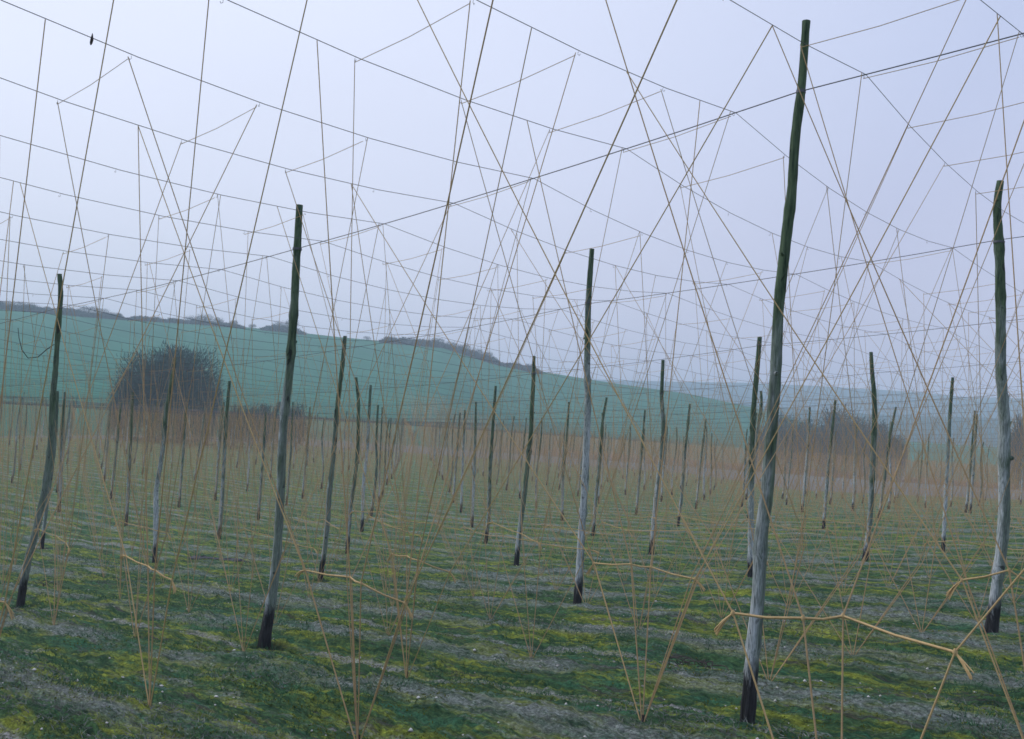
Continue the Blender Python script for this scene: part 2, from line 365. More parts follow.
# split ground / hillside where the garden ends: ground carries a zone attribute
azc=np.clip(AA,-1,1);E1g=np.interp(azc,*E1);E2g=np.interp(azc,*E2);rt=smooth((azc+.09)/.15)
E3g=E2g+rt*70
wob=3*vnoise(GXX*.15,GYY*.15,9)
def sheet2(name,mask_fn,mat,attr=None):
    k=len(rs)
    i=np.arange(k-1)[:,None]*na;j=np.arange(na-1)[None,:]
    q=np.stack([i+j,i+na+j,i+na+j+1,i+j+1],-1)
    m_=mask_fn(RR[:-1,:-1],E3g[:-1,:-1])
    q=q[m_]
    used,inv=np.unique(q,return_inverse=True)
    v=G.reshape(-1,3)[used];q=inv.reshape(-1,4)
    o=link(name,v,q,mat,smooth_=True);tag(o,kind='structure')
    if attr is not None:
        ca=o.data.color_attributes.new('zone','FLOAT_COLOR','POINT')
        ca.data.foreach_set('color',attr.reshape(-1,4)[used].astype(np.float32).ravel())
    return o
strip=smooth((RR-E1g+wob)/3)*smooth((E2g-RR)/2+.5); 
edge=smooth((RR-E2g+2.2)/1.)*(1-rt)
z1=np.maximum(strip*.9,edge*.55); z2=smooth((RR-E2g)/3)*rt
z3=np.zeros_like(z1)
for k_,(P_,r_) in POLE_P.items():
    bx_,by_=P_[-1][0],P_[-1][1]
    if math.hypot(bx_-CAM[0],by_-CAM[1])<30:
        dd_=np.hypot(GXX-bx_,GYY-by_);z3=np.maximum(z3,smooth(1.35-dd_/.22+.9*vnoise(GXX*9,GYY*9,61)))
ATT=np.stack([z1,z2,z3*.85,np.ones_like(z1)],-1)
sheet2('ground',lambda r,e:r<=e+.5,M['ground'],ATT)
sheet2('hillside',lambda r,e:(r>e+.5)&(r<520),M['hill'])
sheet2('distant_hills',lambda r,e:r>=520,M['far'])
# ------------------------------------------------------------------ poles
def in_garden(x,y,margin=0):
    dx=x-CAM[0];dy=y-CAM[1];r=math.hypot(dx,dy);a=math.atan2(dx*RT[0]+dy*RT[1],dx*FWH[0]+dy*FWH[1])
    return abs(a)<.95 and r<float(np.interp(a,*E1))-margin or r<12
NODE={}        # wire attachment in space at pole (t,s)
OBSW={(-1,0):(58,308),(0,0):(296,249),(1,0):(798,92),(-1,1):(344,349),(0,1):(586,304),(1,1):(998,240),(0,2):(757.5,346)}
def node(t,s):
    if (t,s) in NODE: return NODE[(t,s)]
    x,y=t*SX,s*SY
    if (t,s) in OBSW:
        dep=(np.array([x,y,float(bed(x,y))])-CAM)@FW; P=CAM+ray(*OBSW[(t,s)])*dep
    else:
        P=np.array([x,y,float(bed(x,y)+corr(x,y))+U*1.0])
    NODE[(t,s)]=P;return P
def build_pole(P,rad,label,group,tt,detail):
    base=P[-1].copy(); base[2]=Z(base[0],base[1])
    # resample
    P=np.array(P[::-1]);rad=np.array(rad[::-1])
    L=np.concatenate([[0],np.cumsum(np.linalg.norm(np.diff(P,axis=0),axis=1))])
    n=60 if detail>1 else (26 if detail else 12); u=np.linspace(0,L[-1],n)
    # smooth interpolation
    Q=np.stack([np.interp(u,L,P[:,i]) for i in range(3)],1)
    for _ in range(2 if detail>1 else 1): Q[1:-1]=.25*Q[:-2]+.5*Q[1:-1]+.25*Q[2:]
    rr=np.interp(u,L,rad)*.86
    rnd=RNG.normal(size=n); rr=rr*(1+.035*rnd)
    for _ in range(5 if detail else 1):
        k=RNG.integers(3,n-2); rr[k]*=1.16
    Q=np.vstack([Q[0]-np.array([0,0,.45]),Q,Q[-1]+(Q[-1]-Q[-2])*.02]);rr=np.concatenate([[rr[0]*1.05],rr,[rr[-1]*.9]])
    Q=np.vstack([Q,Q[-1]+np.array([0,0,.002])]);rr=np.append(rr,.0005)
    ns=14 if detail>1 else (9 if detail else 6)
    root=empty('hop_pole',tuple(base)); tag(root,label,'pole',group)
    tb=TB();tb.tube(Q,rr,ns); 
    shaft=tb.build('shaft',M['pole'],root,base)
    if detail>1:      # knots and branch stubs
        v=np.empty(len(shaft.data.vertices)*3);shaft.data.vertices.foreach_get('co',v);v=v.reshape(-1,3)
        a=vnoise(v[:,0]*40+v[:,2]*3,v[:,1]*40+v[:,2]*2,11)[:,None]
        c0=np.repeat(Q-base,ns,axis=0); v=c0+(v-c0)*(1+.14*a); shaft.data.vertices.foreach_set('co',v.ravel()); shaft.data.update()
        for _ in range(4):
            k=RNG.integers(8,n-4); dirn=RNG.normal(size=3);dirn[2]=abs(dirn[2])*.5;dirn/=np.linalg.norm(dirn)
            s_=TB();c=Q[k];s_.tube([c,c+dirn*rr[k]*1.0,c+dirn*rr[k]*1.45],[rr[k]*.5,rr[k]*.4,rr[k]*.18],7);s_.build('branch_stub',M['pole'],root,base)
        k=np.argmin(abs(Q[:,2]-node(*tt)[2])); 
        s_=TB();s_.tube([Q[k]-[0,0,.012],Q[k]+[0,0,.012]],[rr[k]*1.12,rr[k]*1.12],12);s_.build('wire_wrap',M['wire'],root,base)
    return root
G1='leaning wooden hop poles set out in a square grid across the garden'
pole_xy=[]
for t in range(-24,3):
    for s in range(-1,26):
        key=(t,s)
        if key in POLE_P:
            P,rad=POLE_P[key];lab=LAB.get(key,'slender far-off hop pole rising from the mossy field among many others')
            build_pole(P,rad,lab,G1,key,2 if key in((1,0),(0,0),(-1,0),(-1,1),(0,1),(1,1),(0,3),(0,2),(-1,3),(-1,2),(-2,1)) else 1)
            pole_xy.append((P[-1][0],P[-1][1],t,s));continue
        x,y=t*SX+RNG.normal()*.12,s*SY+RNG.normal()*.12
        if not in_garden(x,y,1.5): continue
        z=Z(x,y);p=proj(np.array([x,y,z]))
        if p[2]<1 or not(-15<p[0]<1050): continue
        if key in((1,-1),(2,-1),(2,0)): continue
        hh=U*RNG.uniform(.98,1.14);lean=RNG.normal(size=2)*.13;be=RNG.normal(size=2)*.07;r0=RNG.uniform(.060,.082)
        u=np.linspace(1,0,7)
        P=[np.array([x+lean[0]*a+be[0]*math.sin(a*6),y+lean[1]*a+be[1]*math.sin(a*5+1),z+hh*a]) for a in u]
        build_pole(P,[r0*(.62+.4*(1-a)) for a in u],'slender far-off hop pole rising from the mossy field among many others',G1,key,0)
        pole_xy.append((x,y,t,s))
print('poles',len(pole_xy))
# ------------------------------------------------------------------ wirework
def hw(t,s):                     # point on the heavy wire of row s
    a=math.floor(t);f=t-a;A=node(a,s);B=node(a+1,s)
    P=A*(1-f)+B*f; P=P.copy();P[2]-=.006*SX*4*f*(1-f);return P
def inside(t,s): return in_garden(t*SX,s*SY,.5) and -24<t<2.6
for s in range(-1,24):
    seg=[]
    for k in range(-24*6,17):
        t=k/6
        P=hw(t,s)
        if inside(t,s) and (proj(P)[2]>-2): seg.append(P)
    if len(seg)<3: continue
    tb=TB();tb.tube(seg,.0042 if s<3 else .0038,5)
    lab={0:'heavy dark wire strung from the tallest pole to the grey-green left foreground pole',1:'heavy wire strung through the middle green-topped pole to the thick right edge pole',2:'heavy wire crossing behind the tallest pole below the nearer two heavy wires'}.get(s,'far heavy wire strung from pole top to pole top across the rows')
    o=tb.build('cross_wire',M['wire'],None,seg[len(seg)//2]);tag(o,lab,'wire','heavy wires strung from pole top to pole top')
def ww(k,s):                     # point on light wire k (t=(k+.5)/6) at row coordinate s
    t=(k+.5)/6;a=math.floor(s);f=s-a;P=hw(t,a)*(1-f)+hw(t,a+1)*f;P=P.copy();P[2]-=(.030 if s<1 else .018)*SY*4*f*(1-f);return P
WIRE_KEYS=[]
for k in range(-24*6,16):
    t=(k+.5)/6;seg=[]
    for j in range(-12,24*6):
        s=j/6
        if s< -1.9: continue
        if not inside(t,s): continue
        seg.append((s,ww(k,s)))
    if len(seg)<4: continue
    P=[q[1] for q in seg]
    vis=any(proj(q)[2]>1 and -60<proj(q)[0]<1084 and -60<proj(q)[1]<600 for q in P)
    if not vis: continue
    org=P[len(P)//2]
    root=empty('hook_wire',tuple(org))
    tag(root,'thin galvanised hook wire slung across the heavy wires above the hop rows','wire','thin hook wires slung above the hop rows')
    tb=TB();tb.tube(P,.0026,4);tb.build('strand',M['wire'],root,org)
    WIRE_KEYS.append(k)
    nh=0
    for s,q in seg:
        pj=proj(q)
        if 1<pj[2]<26 and -20<pj[0]<1044 and nh<12:
            nh+=1;s0=s-.008;c=ww(k,s0)
            h=TB();a=RNG.uniform(0,6.28);d=np.array([math.cos(a),math.sin(a),0])
            h.tube([c+[0,0,.003],c+d*.005,c-[0,0,.014],c-[0,0,.024],c+d*.010-[0,0,.030],c+d*.015-[0,0,.020]],.0016,4);h.build('hook',M['wire'],root,org)
print('wires',len(WIRE_KEYS))
# ------------------------------------------------------------------ hop strings
def nearest_t_hook(k_t,s):
    k=int(round(k_t*6-.5));return ww(k,s)
def on_line(px0,px1,tt):         # hook: where the image line meets hook wire tt, searched along the wire
    k=int(round(tt*6-.5));best=None
    d=np.array(px1,float)-np.array(px0,float);d/=np.linalg.norm(d);nrm=np.array([-d[1],d[0]])
    for s in np.arange(-1.6,8,.01):
        P=ww(k,s);q=proj(P)
        if q[2]<.4: continue
        e=abs((q[:2]-np.array(px0))@nrm)
        if best is None or e<best[0]: best=(e,P,s)
    return best[1]
def hookpx(px,tt):
    k=int(round(tt*6-.5));best=None
    for s in np.arange(-1.6,8,.01):
        P=ww(k,s);q=proj(P)
        if q[2]<.4: continue
        e=math.hypot(q[0]-px[0],q[1]-px[1])
        if best is None or e<best[0]: best=(e,P,s)
    return best[1]
def at_height(px,Gp,h):           # point on the sight line of px at height h above the hill
    d=ray(*px);zz=Gp[2]+h;k=(zz-CAM[2])/d[2] if abs(d[2])>1e-4 else 1
    P=CAM+d*k; return P,k
def near_hill(px,Gp):             # tie knot: on the sight line, at the depth close to the hill
    dep=(Gp-CAM)@FW; return dep
def string_pts(Gp,Tp,Hp,sag=.02):
    a=[Gp*(1-u)+Tp*u for u in (0,.5)]
    b=[]
    for u in np.linspace(0,1,8):
        P=Tp*(1-u)+Hp*u; P=P.copy();P[2]-=sag*4*u*(1-u);b.append(P)
    return a+b
def tail(tb,P,d,L):
    for _ in range(9):
        dd=d+RNG.normal(size=3)*.07;dd/=np.linalg.norm(dd)
        tb.tube([P,P+dd*L*.55,P+dd*L+[0,0,-.25*L*RNG.uniform(0,1)]],[.0028,.0026,.002],4)
GS='coir strings fanned up from each hop hill and tied round at waist height'
LGEN='thin tan coir strings fanned up from one hop hill to the hook wires'
HILLS=[]
# explicit hills: ground px, [(tie px, upper line px0, px1, wire t) ...]
EXPL=[
 ((840,940),[((733,613),(703,555),(419,0),.9167),((803,618),(762,489),(608,0),1.0833),((843,616),(935,375),(993,212),1.4167),((955,652),(975,622),(1024,560),'d')],.24,
  'nearest thick tan strings, tied by a long cord crossing in front of the tallest pole'),
 ((357,758),[((305,570),(280,491),(139,130),'h',.4167),((350,577),(331,272),(317,40),'h',.75),((361,583),(391,450),(491,0),1.0833),((405,603),(510,370),(673,0),1.25)],.24,
  'tan strings with a drooping tie cord right of the grey-green left foreground pole'),
 ((149,718),[((126,556),(65,370),(15,190),'h',.0833),((148,566),(144,360),(139,130),'h',.4167),((155,570),(180,330),(212.6,0),.75),((172,580),(236,296),(305,0),.9167)],.24,
  'tan strings tied by a slanting cord between the bowed and grey-green poles'),
 ((407,673),[((392,554),(338,395),(276,208),'h',.25),((407,556),(378,333),(353,182),'h',.4167),((418,560),(466,335),(527,43),'h',.9167),((450,572),(619,287),(788,0),1.0833)],.22,
  'tan strings with a drooping tie cord between slim dark and thin grey poles'),
 ((642,730),[((594,563),(463,358),(353,182),'h',.4167),((631,564),(572,302),(528,120),'h',.75),((651,567),(642,310),(697,108),'h',.9167),((695,579),(775,430),(1010,0),1.25)],.24,
  'tan strings tied by a cord between the middle pole and the tallest pole'),
 ((1045,800),[((962,580),(943,550),(627,77),'h',.9167),((1009,570),(933,370),(776,20),'h',1.0833),((1035,584),(1050,400),(982,33),'h',1.25),((1075,600),(1120,400),(1200,200),1.5833)],.23,
  'tan strings tied by a cord in front of the thick right edge pole'),
 ((-30,728),[((-52,590),(-75,400),(-110,180),'g',-.0833),((-36,590),(-20,400),(12,191),'h',.0833),((-22,596),(0,210),(45,0),.5833),((5,602),(49,310),(108,0),.75)],.22,
  'set of tan strings at the left edge with one frayed tie end showing'),
]
def tie_thing(root,org,pts,thick,frayed=True):
    tb=TB();Q=[]
    for a,b_ in zip(pts[:-1],pts[1:]):
        for u in (0,.5): 
            q=a*(1-u)+b_*u;q=q.copy();q[2]-=.008*math.sin(math.pi*u);Q.append(q)
    Q.append(pts[-1]);tb.tube(Q,thick,5)
    if frayed:
        Qa=np.array(Q)
        for _ in range(70):
            i_=RNG.integers(0,len(Qa)-1);q=Qa[i_]+(Qa[i_+1]-Qa[i_])*RNG.random();dd=RNG.normal(size=3);dd/=np.linalg.norm(dd)
            tb.tube([q,q+dd*thick*1.6,q+dd*thick*2.4+(Qa[i_+1]-Qa[i_])*.06],[.0009,.0008,.0004],3)
    o=tb.build('tie_cord',M['tie'],root,org)
    if frayed:
        for e,f in ((pts[0],pts[1]),(pts[-1],pts[-2])):
            d=(e-f);d/=np.linalg.norm(d)+1e-9;d[2]-=RNG.uniform(.1,1.2);d/=np.linalg.norm(d)
            t_=TB();tail(t_,e,d,RNG.uniform(.07,.11));t_.build('frayed_end',M['tie'],root,org)
        for q in pts:
            k=TB();k.tube([q-[0,0,.012],q,q+[0,0,.012]],[.003,thick*1.9,.003],6);k.build('knot',M['tie'],root,org)
used=[];SETS=[];HK=[]
for (gpx,strs,hh,lab) in EXPL:
    Gp=ground_hit(*gpx);Gp[2]=Z(Gp[0],Gp[1]);org=Gp.copy()
    root=empty('string_set',tuple(org));tag(root,lab,'strings',GS)
    used.append((Gp[0],Gp[1]));ties=[]
    dep=(Gp-CAM)@FW
    hz=hh*U
    nst=len(strs)
    for i,st in enumerate(strs):
        smat=M['tie'] if i in(0,3) else M['twine']
        tp=st[0];mode=st[3]
        if mode=='h': Hp=hookpx(st[2],st[4])
        elif mode=='g': Hp=hookpx(st[2],st[4])
        elif mode=='d': Hp=ww(int(round(1.75*6-.5)),-.55)
        else: Hp=on_line(st[1],st[2],mode)
        # knot: on the sight line of tp, nearest to the plane spanned by hill, hook
        d=ray(*tp); best=None
        for k in np.linspace(dep*.55,dep*1.25,140):
            P=CAM+d*k; h=P[2]-Gp[2]
            if h<.7 or h>1.35: continue
            # distance from straight line hill-hook (in plan)
            u=h/(Hp[2]-Gp[2]); L=Gp+(Hp-Gp)*u
            e=np.linalg.norm((P-L)[:2])+.25*abs(h-hz)
            if best is None or e<best[0]: best=(e,P)
        Tp=best[1] if best else CAM+d*dep
        ties.append(Tp);HK.append(Hp)
        tb=TB();tb.tube(string_pts(Gp-[0,0,.03],Tp,Hp,.03),(.0037 if mode in(1.0833,1.25) and gpx[1]<780 else ([.0044,.0044,.0044,.0042,.004,.0036,.0033,.003,.003,.003])) if gpx[1]<900 else [.004]*2+[.0034,.0028,.0026,.0026,.0026,.0026,.0026,.0026],5);tb.build('string',smat,root,org)
    tie_thing(root,org,ties,.0052);SETS.append((root,org,Gp,ties))
    pg=TB();pg.tube([Gp-[0,0,.08],Gp+[0,0,.05]],[.008,.01],6);pg.build('peg',M['bine'],root,org)
# generic lattice
for i in range(-24*3,8):
    for j in range(-5,24*3):
        t=1/6+i/3;s=1/6+j/3
        tt=t+.1*max(0,min((t-.4)/.43,1.7))
        x,y=tt*SX+RNG.normal()*.06,s*SY+RNG.normal()*.06
        if not in_garden(x,y,.8): continue
        if x-0>0 and False: continue
        if any((x-a)**2+(y-b_)**2<.95**2 for a,b_ in used): continue
        d=math.hypot(x-CAM[0],y-CAM[1])
        if d<2.2: continue
        p0=proj(np.array([x,y,0]))
        if p0[2]<.3: continue
        z=Z(x,y);g=proj(np.array([x,y,z]));q=proj(np.array([x,y,z+1.]))
        if not(-420<g[0]<1430): continue
        if g[1]>702 or math.hypot(g[0]-47,g[1]-682)<22 or (g[0]>1040 and g[1]>640) or g[0]<-60 and g[1]>640: continue
        HILLS.append((d,x,y,z,t,s))
HILLS.sort(key=lambda q:q[0])
def fan(x,y,z,t,s):
    Gp=np.array([x,y,z-.03]);jit=lambda a=.004:RNG.normal()*a
    third=.0833 if RNG.random()<.5 else .25
    spec=[(t-.4167,s+jit()),(t-.0833,s+jit()),(t+third,s-.175+jit()),(t+.4167,s-.175+jit())]
    offs=[-.115,-.04,.03,.105]
    hh=U*(.235+.02*RNG.normal());out=[];ties=[]
    sw=RNG.normal()*.05
    for (a,b_),o in zip(spec,offs):
        Hp=nearest_t_hook(a,b_)
        Tp=np.array([x+o*SX*RNG.uniform(.8,1.15),y+sw*o*4+RNG.normal()*.05,z+hh+RNG.normal()*.03])
        if o>0: Tp[1]-=.06
        ties.append(Tp);out.append((Gp,Tp,Hp))
    return out,ties
cnt=0;far=TB();nfar=0
for (d,x,y,z,t,s) in HILLS:
    out,ties=fan(x,y,z,t,s)
    # does any of it reach the frame?
    vis=False
    for (a,b_,c) in out:
        for P in (a,b_,c,(b_+c)/2):
            q=proj(P)
            if q[2]>.3 and -10<q[0]<1034 and -10<q[1]<749: vis=True
    if not vis: continue
    if cnt<270:
        org=np.array([x,y,z]);root=empty('string_set',(x,y,z));tag(root,LGEN,'strings',GS);cnt+=1
        SETS.append((root,org,np.array([x,y,z]),ties))
        for (a,b_,c) in out:
            HK.append(c);tb=TB();r_=RNG.uniform(.0028,.0038);tb.tube(string_pts(a,b_,c,.03),[r_*1.25]*3+[r_]*3+[r_*.8]*4,4);tb.build('string',M['twine'],root,org)
        if RNG.random()<.62: tie_thing(root,org,ties,.0040 if d<16 else .003,frayed=d<14)
    else:
        nfar+=1
        for (a,b_,c) in out:
            far.tube([a,b_,(b_+c)/2-[0,0,.03],c],[.0046,.0042,.0033,.003],3)
        if RNG.random()<.3: far.tube(ties,.0032,3)
print('hills',cnt,nfar,len(HILLS))
# short strings passed across between the two wires of a pair
TK='thin cross strings looped between neighbouring hook wires'
nb=0;ENDS=[]
for j in range(-8,44):
    s=-.008+j/6
    for k in WIRE_KEYS:
        if k%2==1: continue
        t=(k+.5)/6
        near=j<1 and k in(4,6)
        if not inside(t,s) or (RNG.random()>.6 and not near): continue
        A=ww(k,s);B=ww(k+1,s-.004);q=proj((A+B)/2)
        if not(.5<q[2]<38 and -20<q[0]<1044 and -30<q[1]<500) : continue
        if nb<290:
            tb=TB();m_=(A+B)/2-[0,0,.045];tb.tube([A-[0,0,.035],m_-[0,0,.004],B-[0,0,.035]],.0024,4)
            o=tb.build('cross_string',M['twine'],None,m_);tag(o,'short string looped across between two neighbouring hook wires high up','string',TK);nb+=1;ENDS+=[A,B]
        else: far.tube([A,(A+B)/2-[0,0,.08],B],.003,3)
nx=0
HKa=np.array(HK);CT=np.array([q[2] for q in SETS])
for E_ in ENDS:
    if np.min(np.linalg.norm(HKa-E_,axis=1))<.13: continue
    dd=np.hypot(CT[:,0]-E_[0],CT[:,1]-E_[1]);i_=int(np.argmin(abs(dd-RNG.uniform(.7,2.3))))
    if dd[i_]>3: continue
    root,org,G_,ties=SETS[i_];T_=ties[int(np.argmin([np.hypot(*(q-E_)[:2]) for q in ties]))]+RNG.normal(size=3)*.02
    tb=TB();tb.tube(string_pts(G_-[0,0,.03],T_,E_-[0,0,.02],.03),[.0034]*4+[.0028]*6,4);tb.build('string',M['twine'],root,org);nx+=1
print('joined',nx)
o=far.build('distant_strings',M['fartwine'],None,None,False);tag(o,'haze of far tan strings fanned up through the back of the hop garden','strings',kind='stuff')
# second garden block beyond the bare strip
blk=TB();bp=[]
for a in np.arange(-.10,.62,.0042):
    e2=float(np.interp(a,*E2))
    for q in range(9):
        D=e2+3+q*6.5+RNG.uniform(-1.5,1.5);aa=a+RNG.normal()*.002
        x=CAM[0]+D*(math.cos(aa)*FWH[0]+math.sin(aa)*RT[0]);y=CAM[1]+D*(math.cos(aa)*FWH[1]+math.sin(aa)*RT[1]);z=float(terrain(np.array([x]),np.array([y]),False)[0])
        for _ in range(4):
            dx,dy=RNG.normal(size=2)*.8
            blk.tube([[x,y,z],[x+dx*.4,y+dy*.4,z+1.1],[x+dx,y+dy,z+U*RNG.uniform(.9,1.02)]],.014,3)
o=blk.build('distant_strings',M['fartwine'],None,None,False);tag(o,'rusty brown mass of strings in the second hop garden beyond the pale bare strip','strings',kind='stuff')
for i in range(46):
    a=-.02+RNG.uniform(0,.60);e2=float(np.interp(a,*E2));D=e2+2+RNG.uniform(0,45)
    x=CAM[0]+D*(math.cos(a)*FWH[0]+math.sin(a)*RT[0]);y=CAM[1]+D*(math.cos(a)*FWH[1]+math.sin(a)*RT[1]);z=Z(x,y)
    le=RNG.normal(size=2)*.15
    P=[np.array([x+le[0]*u,y+le[1]*u,z+U*1.06*u]) for u in (1,.7,.4,0)]
    root=build_pole(P,[.045,.05,.055,.065],'small hop pole in the rusty far garden beyond the bare strip','poles of the far garden beyond the bare strip',(0,0),0)
# ------------------------------------------------------------------ trees
def place(px,D):
    a=azel(px,400)[0];x=CAM[0]+D*(math.cos(a)*FWH[0]+math.sin(a)*RT[0]);y=CAM[1]+D*(math.cos(a)*FWH[1]+math.sin(a)*RT[1])
    return np.array([x,y,float(terrain(np.array([x]),np.array([y]),False)[0])])
def ztop(px,py,D):
    a,e=azel(px,py);return CAM[2]+D*math.tan(e)
def tree(name,px,D,ytop,wpx,label,group,ntw=2600,low=.05,lobes=6,tw=.03,cat='tree'):
    B=place(px,D);ht=ztop(px,ytop,D)-B[2];wr=wpx/F*D/2
    root=empty(name,tuple(B));tag(root,label,cat,group)
    tb=TB();n=7 if ntw>1500 else 4
    tb.tube([[0,0,-.5],[0,0,ht*.25],[wr*.05,0,ht*.55]],[ht*.035,ht*.026,ht*.012],6)
    ends=[]
    for i in range(n*3):
        a=RNG.uniform(0,6.28);el=RNG.uniform(.15,1.2);h0=ht*RNG.uniform(.08,.45)
        tip=np.array([math.cos(a)*wr*math.cos(el)*.9,math.sin(a)*wr*math.cos(el)*.9,h0+(ht-h0)*math.sin(el)*.92])
        mid=np.array([tip[0]*.4,tip[1]*.4,h0+(tip[2]-h0)*.55]);tb.tube([[0,0,h0],mid,tip],[ht*.014,ht*.008,ht*.003],4);ends.append(tip)
    v=np.concatenate(tb.v);f=np.concatenate(tb.f);link('trunk',v,f,M['bark'],root)
    # crown: fine twigs growing outward, gathered in lobes
    cs=[]
    for q in range(lobes):
        a=q/lobes*6.283+RNG.uniform(-.3,.3);hh_=RNG.uniform(.30,.68)
        rr_=math.sqrt(max(0,1-((hh_-.30)/.5)**2))*.50
        cs.append((np.array([math.cos(a)*wr*rr_,math.sin(a)*wr*rr_,ht*hh_]),RNG.uniform(.38,.5)))
    cs+= [(np.array([0,0,ht*.40]),.96)]*max(2,lobes//2)
    Ps=[];Ds=[]
    per=ntw//len(cs)
    for c,q in cs:
        d=RNG.normal(size=(per,3));d/=np.linalg.norm(d,axis=1)[:,None]
        rad=RNG.uniform(.25,1,size=per)**.6
        rx=wr*q;rz=min(ht*.62*q,(ht-c[2])*.86)
        rad=rad*(.93+.40*vnoise(d[:,0]*3+c[0],d[:,1]*3+d[:,2]*3.7,51)+.3*vnoise(d[:,0]*8,d[:,2]*8+d[:,1]*7,52))
        P=c+d*rad[:,None]*np.array([rx,rx,rz]); 
        P[:,2]=np.clip(P[:,2],ht*low,ht*.99)
        g=(d+RNG.normal(size=(per,3))*.5+[0,0,.35]);g/=np.linalg.norm(g,axis=1)[:,None]
        Ps.append(P);Ds.append(g*(ht*RNG.uniform(.02,.055,size=per))[:,None])
    P=np.concatenate(Ps);Dd=np.concatenate(Ds)
    mt_=M['hazetwig'] if name=='ridge_tree' else M['twig'];v,f=blades(P,Dd,np.full(len(P),tw*ht/10),'crown',mt_);link('crown',v,f,mt_,root)
    return root
tree('bare_tree',153,128,333,84,'left lobe of the big round bare tree pair on the green hillside foot','pair of round bare trees behind the garden',20000,.03,10,.036)
tree('bare_tree',183,130,335,82,'right lobe of the big round bare tree pair on the green hillside foot','pair of round bare trees behind the garden',20000,.03,10,.036)
tree('bare_shrub',124,126,372,30,'low bare bush at the left foot of the round tree pair',None,8000,.02,5,.035,'bush')
tree('bare_shrub',210,127,378,28,'low bare bush at the right foot of the round tree pair',None,8000,.02,5,.035,'bush')
for i,px in enumerate((236,252,268,284,299)):
    tree('hedge_bush',px,128+i,RNG.uniform(393,399),24,'dark bare hedge bush in the low row right of the round trees','low dark hedge bushes right of the round trees',5000,.0,5,.07,'bush')
tree('bare_tree',838,230,395,50,'dark domed tree standing highest in the clump beyond the far garden','clump of dark trees beyond the far garden',14000,.03,7,.045)
for px,yt,w,D,lab in ((788,407,46,215,'dark rounded tree left of the domed tree'),(806,412,30,225,'small dark tree tucked at the left of the domed tree'),(866,408,40,222,'dark tree touching the right side of the domed tree'),(882,414,34,220,'lower dark tree third right from the domed tree'),(899,428,24,218,'lowest dark tree at the right end of the clump'),(768,416,30,222,'small dark tree at the left end of the clump'),(1024,402,26,200,'dark narrow tree cut by the right edge of the photo')):
    tree('bare_tree',px,D,yt,w,lab,'clump of dark trees beyond the far garden',9000,.0,6,.05)
for (px,yt,w) in ((-14,300,22),(4,300,22),(18,302,18),(32,306,16),(45,311,13),(66,307,18),(80,305,20),(94,308,18),(107,312,13),(128,316,9),(150,317,8),(166,318,9),(185,315,15),(198,313,17),(211,317,11),(227,320,8),(246,324,7),(272,320,12),(285,318,14),(390,340,16),(404,337,15),(418,340,14),(433,338,17),(447,341,15),(459,344,16),(472,347,16),(484,352,12),(514,362,9),(527,364,10),(362,337,8)):
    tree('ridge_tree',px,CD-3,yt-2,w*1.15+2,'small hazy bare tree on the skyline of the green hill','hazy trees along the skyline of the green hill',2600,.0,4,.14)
for i in range(60):    # straggly hedge that closes the garden at the hill foot
    px=-10+i*11.2
    if 110<px<225: continue
    if px>425: break
    tree('hedge_bush',px,float(np.interp(azel(px,400)[0],*E2))+3,427+RNG.uniform(-3,3),15,'thin bare hedge bush along the pale edge of the hop garden','thin hedge bushes along the back edge of the garden',500,.0,4,.06,'bush')
def ridge_hedge(x0,x1,hpx,label):
    P=[];D=[];n=int((x1-x0)*70);px=RNG.uniform(x0,x1,n)
    dd=CD-4+RNG.uniform(-3,3,n)
    for i in range(n):
        B=place(px[i],dd[i]);hh_=hpx/F*CD*(.75+.9*abs(float(vnoise(px[i]*.09,0,71)))+.5*float(vnoise(px[i]*.3,0,72)))*smooth(min(px[i]-x0,x1-px[i])/8)
        P.append(B+[0,0,RNG.uniform(0,1)*hh_-.3]);D.append([RNG.normal()*.5,RNG.normal()*.5,RNG.uniform(.3,1.1)])
    P=np.array(P);D=np.array(D);o0=P.mean(0);v,f=blades(P-o0,D,np.full(n,.22),'skyline_hedge',M['hazetwig'])
    o=link('skyline_hedge',v,f,M['hazetwig'],None,tuple(o0));tag(o,label,'hedge','hazy hedges along the skyline of the green hill')
ridge_hedge(-30,118,4.5,'low hazy hedge along the left end of the green hill skyline')
ridge_hedge(118,238,2.5,'thin hazy hedge along the skyline above the round bare trees')
ridge_hedge(255,300,4,'short hazy hedge on the skyline beside the grey-green pole top')
ridge_hedge(375,500,5,'hazy hedge where the green hill skyline begins to drop')
ridge_hedge(500,540,3,'last short hazy hedge down the skyline toward the middle pole')
# ------------------------------------------------------------------ small things on the ground
def scatter(n,rmin,rmax,amax=.62):
    a=RNG.uniform(-amax,amax,n);r=np.sqrt(RNG.uniform(rmin**2,rmax**2,n))
    r=rmin*(rmax/rmin)**RNG.uniform(0,1,n)**.8
    x=CAM[0]+r*(np.cos(a)*FWH[0]+np.sin(a)*RT[0]);y=CAM[1]+r*(np.cos(a)*FWH[1]+np.sin(a)*RT[1]);return x,y,r
def grass(name,mat,n,keep,h,w,label,rmax=26,flat=.5):
    x,y,r=scatter(n,2.6,rmax);k=keep(x,y);x,y,r=x[k],y[k],r[k]
    z=terrain(x,y);P=np.stack([x,y,z-.005],1);m_=len(x)
    D=RNG.normal(size=(m_,3))*flat;D[:,2]=RNG.uniform(.4,1,m_);D/=np.linalg.norm(D,axis=1)[:,None]
    D*=(h*RNG.uniform(.5,1.4,m_))[:,None];w_=w*(1+r/9)
    v,f=blades(P,D,w_,name,mat);o=link(name,v,f,mat);tag(o,label,'grass',kind='stuff');print(name,m_)
